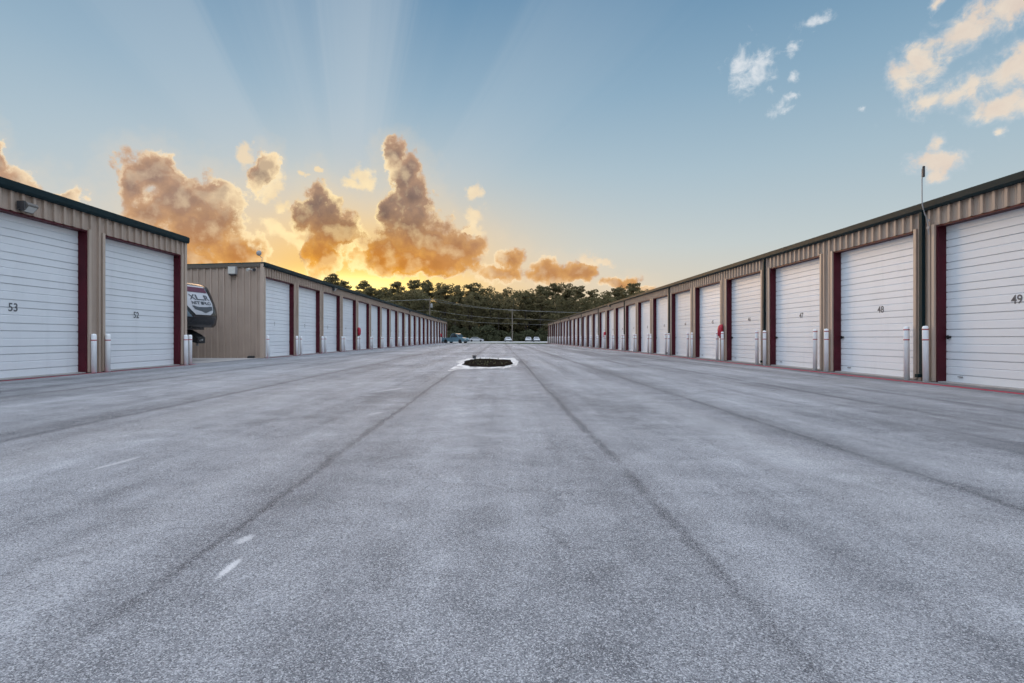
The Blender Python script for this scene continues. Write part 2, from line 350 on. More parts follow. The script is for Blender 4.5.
def asphalt():
    m = bpy.data.materials.new('worn_asphalt'); m.use_nodes = True; t = m.node_tree; b = t.nodes['Principled BSDF']
    g = t.nodes.new('ShaderNodeNewGeometry'); P = g.outputs['Position']
    sp = t.nodes.new('ShaderNodeSeparateXYZ'); t.links.new(P, sp.inputs[0]); X, Y = E(t, sp.outputs[0]), E(t, sp.outputs[1])
    st = t.nodes.new('ShaderNodeMapping'); st.inputs['Scale'].default_value = (1.3, 0.07, 1); t.links.new(P, st.inputs[0])
    big = noise(t, P, 0.22, 6, 0.62); streak = noise(t, st.outputs[0], 1.0, 6, 0.6); mid = noise(t, P, 2.6, 5, 0.65)
    tone = (big - 0.5)*1.9 + (streak - 0.5)*1.7 + (mid - 0.5)*1.2 + 0.5
    col = mixc(t, tone.clamp(), (0.116,0.122,0.136), (0.415,0.428,0.455))
    # brownish and pale worn areas
    wear = noise(t, st.outputs[0], 0.45, 4, 0.5)
    col = mixc(t, wear.step(0.50, 0.72)*0.28, col, (0.48,0.47,0.465))
    # stone chips in the binder
    vo = t.nodes.new('ShaderNodeTexVoronoi'); vo.inputs['Scale'].default_value = 230; t.links.new(P, vo.inputs['Vector'])
    vs_ = t.nodes.new('ShaderNodeSeparateColor'); t.links.new(vo.outputs['Color'], vs_.inputs[0]); chip = E(t, vs_.outputs[0])
    fine = noise(t, P, 80, 5, 0.72)
    col = mixc(t, chip.step(0.55, 1.0)*0.55, col, (0.66,0.67,0.69))
    col = mixc(t, chip.step(0.34, 0.0)*0.72, col, (0.045,0.045,0.052))
    col = mixc(t, fine.step(0.56, 0.34)*0.55, col, (0.07,0.07,0.08))
    # dark seams between the paver's passes, rubbed and broken
    wob = (noise(t, st.outputs[0], 1.7, 3, 0.6) - 0.5)*0.22 + (noise(t, P, 3.2, 4, 0.6) - 0.5)*0.10 + (noise(t, P, 22, 3, 0.7) - 0.5)*0.10
    seam = None
    for x0, wd, k in ((-8.2,0.10,0.95),(-4.9,0.11,0.95),(-1.47,0.05,1.0),(1.0,0.065,1.0),(3.38,0.07,1.0),(6.4,0.14,0.95),(8.6,0.10,0.4),(-2.9,0.05,0.25),(2.2,0.04,0.2)):
        e = ((((X + wob) - x0)/wd).pow(2.0)*-1.0).exp()*k
        e2 = ((((X + wob*1.5) - x0)/(wd*5.0)).pow(2.0)*-1.0).exp()*(0.42*k)
        e = e.max(e2); seam = e if seam is None else seam.max(e)
    brk = noise(t, P, 0.8, 6, 0.68).step(0.24, 0.50)*Y.step(1.6, 3.4, 0.75, 1.0)*chip.step(1.0, 0.1, 0.35, 1.0)
    col = mixc(t, seam*brk*0.95, col, (0.050,0.050,0.058))
    # oil and tyre stains nearer the right-hand doors, thin cracks
    stn = noise(t, st.outputs[0], 0.8, 5, 0.6, 0.5)
    side = X.step(2.5, 6.5)
    col = mixc(t, stn.step(0.50, 0.72)*(side*0.60 + 0.16), col, (0.075,0.075,0.085))
    cw = noise(t, P, 0.9, 4, 0.6)
    cr = t.nodes.new('ShaderNodeTexVoronoi'); cr.feature = 'DISTANCE_TO_EDGE'; cr.inputs['Scale'].default_value = 0.16
    off = t.nodes.new('ShaderNodeVectorMath'); off.operation = 'MULTIPLY_ADD'
    cx = t.nodes.new('ShaderNodeCombineXYZ'); link(t, cw*2.2, cx.inputs[0]); link(t, mid*1.2, cx.inputs[1])
    t.links.new(P, off.inputs[0]); off.inputs[1].default_value = (1,1,1); t.links.new(cx.outputs[0], off.inputs[2]); t.links.new(off.outputs[0], cr.inputs['Vector'])
    crack = E(t, cr.outputs['Distance']).step(0.0035, 0.0) * big.step(0.40, 0.52)
    col = mixc(t, crack*0.3, col, (0.05,0.05,0.055))
    # scuffs of white paint
    for (ax, ay), (bx_, by), hw, k in (((214,585),(242,561),0.028,0.6),((234,549),(254,538),0.04,0.42),((88,476),(140,461),0.04,0.28),((372,394),(405,389),0.08,0.26),((368,417),(384,413),0.08,0.2)):
        (x1, y1), (x2, y2) = pxg(ax, ay), pxg(bx_, by)
        mp = t.nodes.new('ShaderNodeMapping'); mp.vector_type = 'TEXTURE'; t.links.new(P, mp.inputs['Vector'])
        mp.inputs['Location'].default_value = ((x1+x2)/2, (y1+y2)/2, 0); mp.inputs['Rotation'].default_value = (0, 0, math.atan2(y2-y1, x2-x1))
        mp.inputs['Scale'].default_value = (math.hypot(x2-x1, y2-y1)/2*1.15, hw, 1)
        fl = t.nodes.new('ShaderNodeVectorMath'); fl.operation = 'MULTIPLY'; t.links.new(mp.outputs[0], fl.inputs[0]); fl.inputs[1].default_value = (1,1,0)
        ln = t.nodes.new('ShaderNodeVectorMath'); ln.operation = 'LENGTH'; t.links.new(fl.outputs[0], ln.inputs[0])
        msk = (E(t, ln.outputs['Value']) + (fine - 0.5)*2.0 + (mid - 0.5)*1.2).step(1.05, 0.45)
        col = mixc(t, msk*k, col, (0.72,0.72,0.73))
    t.links.new(col, b.inputs['Base Color']); b.inputs['Roughness'].default_value = 0.85; b.inputs['Specular IOR Level'].default_value = 0.10
    bp = t.nodes.new('ShaderNodeBump'); bp.inputs['Strength'].default_value = 0.55; bp.inputs['Distance'].default_value = 0.006
    link(t, chip*0.6 + fine*0.8, bp.inputs['Height']); t.links.new(bp.outputs[0], b.inputs['Normal'])
    return m
def pxg(px, py, z=0.045):        # the ground point seen there in the photograph
    y = F_PX*(1.12-z)/(py-VY); return ((px-VX)/F_PX*y, y)
ASPHALT = asphalt()
def worn_paint(name, col, under, keep, scale):
    m = bpy.data.materials.new(name); m.use_nodes = True; t = m.node_tree; b = t.nodes['Principled BSDF']
    g = t.nodes.new('ShaderNodeNewGeometry'); n = noise(t, g.outputs['Position'], scale, 6, 0.7)
    c = mixc(t, n.step(keep-0.08, keep+0.12), col, under); t.links.new(c, b.inputs['Base Color']); b.inputs['Roughness'].default_value = 0.8; b.inputs['Specular IOR Level'].default_value = 0.1
    return m
REDLINE = worn_paint('worn_red_line_paint', (0.46,0.05,0.09), (0.19,0.18,0.19), 0.60, 5)
WHITELINE = worn_paint('worn_white_paint', (0.68,0.68,0.68), (0.22,0.225,0.235), 0.50, 3.0)
CHALK = worn_paint('scuffed_white_paint', (0.50,0.50,0.52), (0.26,0.26,0.28), 0.44, 16)
GRASS = material('rough_grass', (0.045,0.062,0.028), 0.95, spec=0.0, var=0.45, vscale=0.4, bump=0.5, bscale=6)
ROAD  = material('pale_road', (0.50,0.50,0.49), 0.9, spec=0.05, var=0.1, vscale=0.3)
MULCH = material('dark_mulch', (0.018,0.014,0.011), 0.95, spec=0.0, var=0.6, vscale=5, bump=1.0, bscale=14)
def leaf_material(name, c1, c2, dark=0.5):
    m = bpy.data.materials.new(name); m.use_nodes = True; t = m.node_tree; b = t.nodes['Principled BSDF']
    g = t.nodes.new('ShaderNodeNewGeometry'); oi = t.nodes.new('ShaderNodeObjectInfo')
    n = noise(t, g.outputs['Position'], 0.35, 4, 0.6)
    c = mixc(t, E(t, oi.outputs['Random']), c1, c2)
    c = mixc(t, ((n-0.5)*2.5+0.5).clamp(), tuple(v*dark for v in c1), c)
    c = mixc(t, (E(t, g.outputs['Random Per Island'])*0.6).clamp(), c, tuple(v*1.5 for v in c2))
    t.links.new(c, b.inputs['Base Color']); b.inputs['Roughness'].default_value = 0.7; b.inputs['Specular IOR Level'].default_value = 0.15
    tr = t.nodes.new('ShaderNodeBsdfTranslucent'); t.links.new(c, tr.inputs[0])
    mx = t.nodes.new('ShaderNodeMixShader'); mx.inputs[0].default_value = 0.55
    t.links.new(b.outputs[0], mx.inputs[1]); t.links.new(tr.outputs[0], mx.inputs[2]); t.links.new(mx.outputs[0], t.nodes['Material Output'].inputs[0])
    return m
LEAF = leaf_material('tree_leaves', (0.122,0.120,0.062), (0.165,0.138,0.075), 0.85)
LEAF2 = leaf_material('undergrowth_leaves', (0.075,0.085,0.048), (0.105,0.11,0.065), 0.7)
BARK = material('bark', (0.075,0.062,0.05), 0.95, var=0.3)

# ---------------------------------------------------------------- ground
def gz(x):          # the lot falls gently from the left-hand buildings to the right
    pts = [(-60,0.167),(-11.15,0.167),(0,0.05),(5,0.0),(60,0.0)]
    for (a, za), (b, zb) in zip(pts, pts[1:]):
        if x <= b: return za + (zb-za)*max(0, (x-a))/(b-a)
    return 0.0
def sheet(name, x0, x1, y0, y1, dz, mat, nx=1, ny=1, kind='structure', zf=gz):
    m = MB(); vs = [(x0+(x1-x0)*i/nx, y0+(y1-y0)*j/ny, zf(x0+(x1-x0)*i/nx)+dz) for j in range(ny+1) for i in range(nx+1)]
    m.add(vs, [(j*(nx+1)+i, j*(nx+1)+i+1, (j+1)*(nx+1)+i+1, (j+1)*(nx+1)+i) for j in range(ny) for i in range(nx)])
    return tag(m.build(name, mat), kind=kind)
sheet('ground', -900, 900, -300, 1500, -0.06, GRASS, zf=lambda x: 0)
sheet('asphalt_lot', -40, 40, -25, 107, 0.0, ASPHALT, 160, 8)
sheet('road', -400, 400, 138, 180, -0.02, ROAD, zf=lambda x: 0)
W_R, W_L = 11.0, 11.15
sheet('concrete_apron', 10.52, W_R+0.15, 4.0, 125.4, 0.012, APRON)
sheet('red_painted_line', 10.34, 10.52, 4.0, 125.0, 0.006, REDLINE, 1, 40)
sheet('concrete_apron', -W_L-0.15, -W_L+0.10, 6.0, 19.9, 0.012, APRON)
sheet('red_painted_line', -W_L+0.10, -W_L+0.20, 6.0, 19.9, 0.006, REDLINE, 1, 20)
sheet('concrete_apron', -W_L-0.15, -W_L+0.10, 25.9, 115.4, 0.012, APRON)
sheet('red_painted_line', -W_L+0.10, -W_L+0.18, 25.9, 115.2, 0.006, REDLINE, 1, 20)
sheet('concrete_pad', -26, -W_L+0.05, 20.9, 25.84, 0.016, CONC)
# ---------------------------------------------------------------- text as flat mesh
def text_faces(body, size):
    cu = bpy.data.curves.new('lettering', 'FONT'); cu.body = body; cu.size = size; cu.align_x = 'CENTER'; cu.align_y = 'CENTER'; cu.resolution_u = 3; cu.offset = size*0.018
    o = bpy.data.objects.new('lettering', cu); C.objects.link(o); bpy.context.view_layer.update()
    me = o.evaluated_get(bpy.context.evaluated_depsgraph_get()).to_mesh()
    vs = [tuple(v.co) for v in me.vertices]; fs = [tuple(p.vertices) for p in me.polygons]
    bpy.data.objects.remove(o); bpy.data.curves.remove(cu)
    return vs, fs

# ---------------------------------------------------------------- storage buildings
PITCH, REC = 4.265, 0.21
def storage_building(side, wx, zg, y0, y1, far_jambs, ztop, numbers, spouts, label, latch, DOOR_H, OPEN, depth=13.0):
    org = (side*wx, (y0+y1)/2, zg)
    root = thing('storage_building', org, label, 'storage building', 'storage buildings round the lot')
    zd = zg + DOOR_H
    def bx(m, d0, d1, ya, yb, za, zb): return m.box(side*(wx+d0), side*(wx+d1), ya, yb, za, zb)
    def panel(m, ya, yb, za, zb, d=0.0, axis='y', sgn=1):
        """ribbed steel sheet: a rib every 0.305 m"""
        prof = [(ya, 0)]; k = math.ceil((ya+0.06)/0.305)
        while k*0.305 + 0.06 < yb:
            c = k*0.305
            for o_, h in ((-0.040,0),(-0.034,0.058),(0.034,0.058),(0.040,0)): prof.append((c+o_, h))
            for o_ in (0.13, 0.175):                      # two low stiffening ribs
                if c+o_+0.02 < yb: prof += [(c+o_-0.014,0),(c+o_,0.006),(c+o_+0.014,0)]
            k += 1
        prof = sorted([p for p in prof if ya <= p[0] <= yb], key=lambda p: p[0]) + [(yb, 0)]
        vs = []
        for p, h in prof:
            for z in (za, zb):
                vs.append((side*(wx+d-h), p, z) if axis == 'y' else (side*(wx+p), d - sgn*h, z))
        m.add(vs, [(2*i, 2*i+2, 2*i+3, 2*i+1) for i in range(len(prof)-1)])
    opens = sorted((y-OPEN, y) for y in far_jambs)
    wall = MB()
    panel(wall, y0, y1, zd, ztop)                                       # fascia over the doors
    edges = [y0] + [e for o_ in opens for e in o_] + [y1]
    for a, b in zip(edges[0::2], edges[1::2]):
        if b - a > 0.03: panel(wall, a, b, zg, zd)
    drop = lambda d: 0.028*d
    for ye, sg in ((y0, 1), (y1, -1)):                                   # end walls follow the roof's slope
        k = 0.0; prof = [(0.0, 0)]
        while k + 0.3 < depth:
            k += 0.305
            prof += [(k-0.042,0),(k-0.034,0.05),(k+0.034,0.05),(k+0.042,0),(k+0.13,0),(k+0.15,0.006),(k+0.17,0)]
        prof = [p for p in prof if p[0] < depth] + [(depth, 0)]
        wall.add([(side*(wx+p), ye-sg*h, z) for p, h in prof for z in (zg, ztop-drop(p))], [(2*i, 2*i+2, 2*i+3, 2*i+1) for i in range(len(prof)-1)])
    wall.add([(side*(wx+depth), y, z) for y in (y0, y1) for z in (zg, ztop-drop(depth))], [(0,2,3,1)])
    wall.build('wall', TAN, root, org)
    # roof sheet with its overhang, gutter, corner trims
    rf = MB(); a, b = -0.095, depth+0.15
    sec = [(a, ztop+0.075), (b, ztop+0.075-0.028*(b-a)), (b, ztop+0.015-0.028*(b-a)), (a, ztop+0.015)]
    rf.sweep([[(side*(wx+d), y, z) for d, z in sec] for y in (y0-0.035, y1+0.035)])
    roof = rf.build('roof', ROOF, root, org)
    gt_ = MB()
    sec = [(-0.04, ztop+0.012), (-0.04, ztop-0.15), (-0.11, ztop-0.15), (-0.14, ztop-0.09), (-0.14, ztop+0.05), (-0.13, ztop+0.05), (-0.13, ztop-0.06), (-0.10, ztop-0.06), (-0.10, ztop+0.012)]
    gt_.sweep([[(side*(wx+d), y, z) for d, z in sec] for y in (y0-0.04, y1+0.04)])
    gt_.build('gutter', GREEN, root, org)
    for ye, sg in ((y0, 1), (y1, -1)):
        m = MB(); bx(m, -0.045, 0.11, ye-sg*0.05, ye+sg*0.08, zg, ztop-0.005); m.build('corner_trim', TRIM, root, org)
        m = MB()
        p = [(d, ye-sg*(0.036+q), ztop+0.012-drop(d)-h) for d in (0.115, depth) for q, h in ((0,0),(0.05,0),(0.05,0.16),(0,0.16))]
        m.sweep([[(side*(wx+d), y, z) for d, y, z in p[:4]], [(side*(wx+d), y, z) for d, y, z in p[4:]]])
        m.build('gable_trim', GREEN if side > 0 else material('gable_trim_metal', (0.10,0.085,0.07), 0.5), root, org)
    sl = MB(); bx(sl, 0.004, REC+0.02, y0+0.01, y1-0.01, zg-0.1, zg+0.035); sl.build('door_sill', CONC, root, org)
    # doors with frames
    dv = [(0.0, 0)]; z = 0.0; n_sec = 7; sh = (DOOR_H-0.05)/n_sec
    for k in range(n_sec):
        zb = k*sh
        dv += [(zb+0.004, 0.0), (zb+sh*0.32-0.011, 0.0), (zb+sh*0.32-0.008, 0.030), (zb+sh*0.32+0.008, 0.030), (zb+sh*0.32+0.011, 0.0), (zb+sh*0.66-0.014, 0.0), (zb+sh*0.66, 0.014), (zb+sh*0.66+0.014, 0.0), (zb+sh-0.017, 0.0), (zb+sh-0.014, 0.034), (zb+sh, 0.034)]
    for i, (ya, yb) in enumerate(opens):
        fr = MB()
        for yy, s2 in ((ya, 1), (yb, -1)):
            e0, e1 = yy + s2*0.001, yy + s2*0.045
            bx(fr, -0.012, REC+0.03, min(e0, e1), max(e0, e1), zg, zd)
        bx(fr, -0.012, REC+0.03, ya+0.045, yb-0.045, zd-0.045, zd-0.001)
        fr.build('door_frame', RED, root, org)
        for e0, e1 in ((ya-0.085, ya+0.002), (yb-0.002, yb+0.085)):
            tr = MB(); bx(tr, -0.063, -0.013, e0, e1, zg+0.03, zd+0.03); tr.build('opening_trim', TRIM, root, org)
        d = MB()
        vs = [(side*(wx+REC+h), y, zg+0.038+z) for z, h in dv for y in (ya+0.046, yb-0.046)]
        d.add(vs, [(2*k, 2*k+1, 2*k+3, 2*k+2) for k in range(len(dv)-1)])
        dob = d.build('door', DOOR, root, org)
        if i < len(numbers) and numbers[i]:
            tv, tf = text_faces(numbers[i], 0.27)
            yc, zc = (ya+yb)/2-0.15, zg+(1.95 if side > 0 else 1.66)
            m = MB(); m.add([(side*(wx+REC-0.004), yc - side*x, zc+z) for x, z, _ in tv], tf); m.build('door_number', NUM, dob, org)
        if latch:
            m = MB(); bx(m, REC-0.035, REC-0.002, yb-0.20, yb-0.06, zg+1.12, zg+1.17); bx(m, REC-0.06, REC-0.036, yb-0.17, yb-0.13, zg+1.09, zg+1.19)
            m.build('latch', BLACK, dob, org)
            m = MB(); bx(m, REC-0.03, REC-0.002, yb-0.55, yb-0.42, zg+0.16, zg+0.19); m.build('handle', GREY, dob, org)
    for ys in spouts:
        m = MB(); bx(m, -0.13, -0.048, ys-0.05, ys+0.05, zg+0.12, ztop-0.16); bx(m, -0.24, -0.13, ys-0.05, ys+0.05, zg+0.10, zg+0.19)
        m.build('downspout', GREEN, root, org)
    return root
TOP = 4.535
R_JAMB = [13.86 + PITCH*i for i in range(-2, 27)]
R_NUM = ['', ''] + [str(49-i) for i in range(27)]
storage_building(1, W_R, 0.0, 1.7, 125.3, R_JAMB, TOP, R_NUM, [14.22] + [22.72+PITCH*3*k for k in range(8)],
    'long tan storage building with the door numbered 49, on the right', True, 3.96, 3.57)
storage_building(-1, W_L, 0.167, 6.4, 19.47, [10.50, 14.85, 19.19], TOP+0.085, ['', '53', '52'], [],
    'tan storage building with doors 53 and 52, nearest on the left', False, 3.86, 3.74)
L2_JAMB = [29.71 + PITCH*i for i in range(21)]
storage_building(-1, W_L, 0.167, 25.87, 115.4, L2_JAMB, TOP+0.085, [str(i+1) for i in range(21)], [],
    'long tan storage building behind the black trailer, on the left', False, 3.88, 3.68)

# ---------------------------------------------------------------- bollards
bol = thing('bollard', (0,0,0), 'x', 'bollard', 'white bollards along the storage doors')
def bollard_parts(o, r, h, bands):
    MB().lathe([(0.0,0.0),(r,0.0),(r,h-0.065),(r*0.95,h-0.03),(r*0.75,h-0.008),(0.0,h)], 20).build('sleeve', BOLL, o)
    for z in bands: MB().lathe([(r+0.0005,z),(r+0.0025,z),(r+0.0025,z+0.028),(r+0.0005,z+0.028)], 20).build('stripe', STRIPE, o)
bollard_parts(bol, 0.068, 1.42, (1.05, 1.315))
bol_low = thing('bollard', (0,0,0), 'x', 'bollard', 'white bollards along the storage doors')
bollard_parts(bol_low, 0.066, 1.06, (0.87,))
used = set()
def place_bollard(x, y, label):
    src = bol if x > 0 else bol_low
    o = copy_tree(src) if src in used else src; used.add(src)
    o.location = (x, y, gz(x)+0.010); o.rotation_euler = (R(rnd.uniform(-.6,.6)), R(rnd.uniform(-.6,.6)), rnd.uniform(0,6)); o['label'] = label
for k, yj in enumerate(R_JAMB):
    if yj < 9: continue
    i = k-2
    if i >= 0: nm = 'door 49' if i == 0 else 'the %s door beyond door 49' % ORD[i-1]
    else: nm = 'the unseen door before door 49'
    place_bollard(10.84, yj+0.14, 'white red-banded bollard at the far edge of %s, right-hand building' % nm)
    if k+1 < len(R_JAMB):
        place_bollard(10.84, yj+0.80, 'white red-banded bollard at the near edge of %s, right-hand building' % ('door 49' if i == -1 else 'the %s door beyond door 49' % ORD[i]))
place_bollard(-11.02, 14.93, 'short white red-banded bollard at the far edge of door 53')
place_bollard(-11.02, 15.45, 'white red-banded bollard at the near edge of door 52')
place_bollard(-11.0, 19.28, 'white red-banded bollard at the far edge of door 52')
place_bollard(-11.13, 19.74, 'white red-banded bollard at the building corner beside the black trailer')
place_bollard(-11.0, 26.08, 'white red-banded bollard at the near corner of the left building behind the trailer')
for i, yj in enumerate(L2_JAMB[:-1]):
    place_bollard(-11.0, yj+0.10, 'white red-banded bollard at the far edge of the %s door behind the trailer, left' % ORD[i])
    place_bollard(-11.0, yj+0.70, 'white red-banded bollard at the near edge of the %s door behind the trailer, left' % ORD[i+1])

# ---------------------------------------------------------------- wall-mounted things
def wall_light(side, wx, y, z, label):
    x0 = side*(wx-0.038); o = thing('wall_light', (x0, y, z), label, 'wall light', 'wall lights above the doors')
    s = -side
    m = MB(); sec = [(0,0.12),(0.16,0.10),(0.21,0.05),(0.21,0.02),(0.08,-0.11),(0,-0.11)]
    m.sweep([[(s*d, yy, zz) for d, zz in sec] for yy in (-0.15, 0.15)]); m.build('housing', HOUSE, o)
    m = MB(); sec = [(0.200,0.0),(0.210,0.0),(0.096,-0.115),(0.085,-0.112)]
    m.sweep([[(s*d, yy, zz) for d, zz in sec] for yy in (-0.12, 0.12)]); m.build('lens', LENS, o)
    m = MB(); m.box(s*0.0, s*0.17, -0.21, -0.155, -0.09, 0.11); m.build('ballast_box', DGREY, o)
wall_light(-1, W_L, 12.85, 4.17, 'grey wall light on the fascia above door 53')
for i, y in enumerate((36.6, 67.4, 98.0)):
    wall_light(-1, W_L, y, 4.36, 'small dark wall light on the left building behind the trailer, %s along' % ORD[i])
for i, y in enumerate((54.6, 88.0)):
    wall_light(1, W_R, y, 4.32, 'small wall light on the right building fascia, %s from the camera' % ('nearer' if i == 0 else 'farther'))
def extinguisher(side, wx, y, zg, label):
    x0 = side*(wx-0.055); o = thing('fire_extinguisher', (x0, y, zg+1.0), label, 'fire extinguisher', 'fire extinguishers under red covers'); s = -side; o.scale = (0.85, 0.85, 0.85); o.location.z += 0.12
    ring = lambda w_, d, z: [(s*d*0.5 + s*d*0.5*math.cos(a), w_*math.sin(a), z) for a in [2*math.pi*i/14 for i in range(14)]]
    m = MB(); m.sweep([ring(0.15,0.24,0.10), ring(0.175,0.28,0.12), ring(0.185,0.30,0.45), ring(0.16,0.27,0.66), ring(0.10,0.19,0.76), ring(0.02,0.06,0.785)], smooth=True)
    m.build('cover', XRED, o)
    m = MB(); m.lathe([(0.0,0.0),(0.075,0.0),(0.085,0.02),(0.085,0.14),(0.0,0.14)], 14, (s*0.13,0,0)); m.build('cylinder', STRIPE, o)
    m = MB(); m.box(0, s*0.02, -0.05, 0.05, 0.05, 0.7); m.build('bracket', DGREY, o)
extinguisher(1, W_R, 13.86+PITCH*3+0.36, 0.0, 'red covered fire extinguisher on a pier of the right building, nearer one')
extinguisher(1, W_R, 13.86+PITCH*10+0.36, 0.0, 'red covered fire extinguisher on the right building, farther and smaller one')
extinguisher(-1, W_L, 29.71+PITCH*3+0.36, 0.167, 'red covered fire extinguisher on the left building behind the trailer, nearer one')
extinguisher(-1, W_L, 29.71+PITCH*17+0.36, 0.167, 'red covered fire extinguisher near the far end of the left building')
# antenna on the right eave
o = thing('antenna_mast', (10.90, 13.98, 4.1), 'thin grey antenna mast with a small panel, rising above the right eave', 'antenna')
MB().tube([(0,0,-0.35),(-0.04,0,0.02),(-0.13,-0.02,0.20),(-0.20,-0.04,0.40),(-0.21,-0.05,0.75),(-0.21,-0.05,1.30)], 0.013, 8).build('mast', GREY, o)
m = MB(); m.box(-0.235, -0.185, -0.13, -0.075, 1.08, 1.36); m.build('panel', DGREY, o, bevel=0.012)
m = MB(); m.box(-0.03, 0.0, -0.04, 0.04, -0.2, -0.15); m.box(-0.03, 0.0, -0.04, 0.04, -0.02, 0.03); m.build('bracket', GREY, o)
# things on the gable end of the second left-hand building
yg = 25.83
o = thing('electrical_box', (-12.50, yg, 4.10), 'pale grey electrical box high on the gable wall above the trailer', 'electrical box')
m = MB(); m.box(-0.18, 0.18, -0.22, 0, 0, 0.36); m.build('cabinet', GREY, o, bevel=0.012)
m = MB(); m.box(-0.15, 0.15, -0.19, -0.02, -0.05, 0.0); m.build('bottom_hood', DGREY, o)
m = MB(); m.box(-0.165, 0.165, -0.228, -0.221, 0.02, 0.33); m.build('cover_plate', LENS, o)
o = thing('floodlight', (-11.58, yg, 4.32), 'twin-headed floodlight beside the corner of the gable wall', 'floodlight')
MB().box(-0.05, 0.05, -0.05, 0, -0.05, 0.05).build('base', GREY, o)
for s, mt in ((-1, LENS), (1, DGREY)):
    m = MB(); m.tube([(s*0.04,-0.05,0),(s*0.12,-0.14,0.0)], 0.014, 6); m.tube([(s*0.12,-0.12,0.02),(s*0.16,-0.28,-0.03)], 0.045, 10, 0.075); m.build('lamp_head', mt, o)
o = thing('dish_antenna', (-11.24, 25.95, 4.66), 'small round antenna disc on a thin stalk at the roof corner', 'antenna')
MB().tube([(0,0,0),(0.02,0,0.22),(-0.10,-0.02,0.36)], 0.014, 6).build('stalk', GREY, o)
MB().lathe([(0.0,-0.03),(0.07,-0.025),(0.12,0.0),(0.125,0.02),(0.07,0.0),(0.0,-0.005)], 18, (-0.12,-0.05,0.46), 'y').build('disc', GREY, o)
o = thing('bait_box', (-11.62, yg-0.16, gz(-11.6)+0.016), 'black rodent bait box on the ground by the gable wall corner', 'bait box')
m = MB(); m.sweep([[(x*k, y*k, z) for x, y in ((-0.14,-0.1),(0.14,-0.1),(0.14,0.1),(-0.14,0.1))] for k, z in ((1,0),(1,0.06),(0.8,0.10))]); m.build('body', BLACK, o, bevel=0.008)
m = MB(); m.box(-0.09, 0.09, -0.06, 0.06, 0.101, 0.108); m.build('lid', DGREY, o)

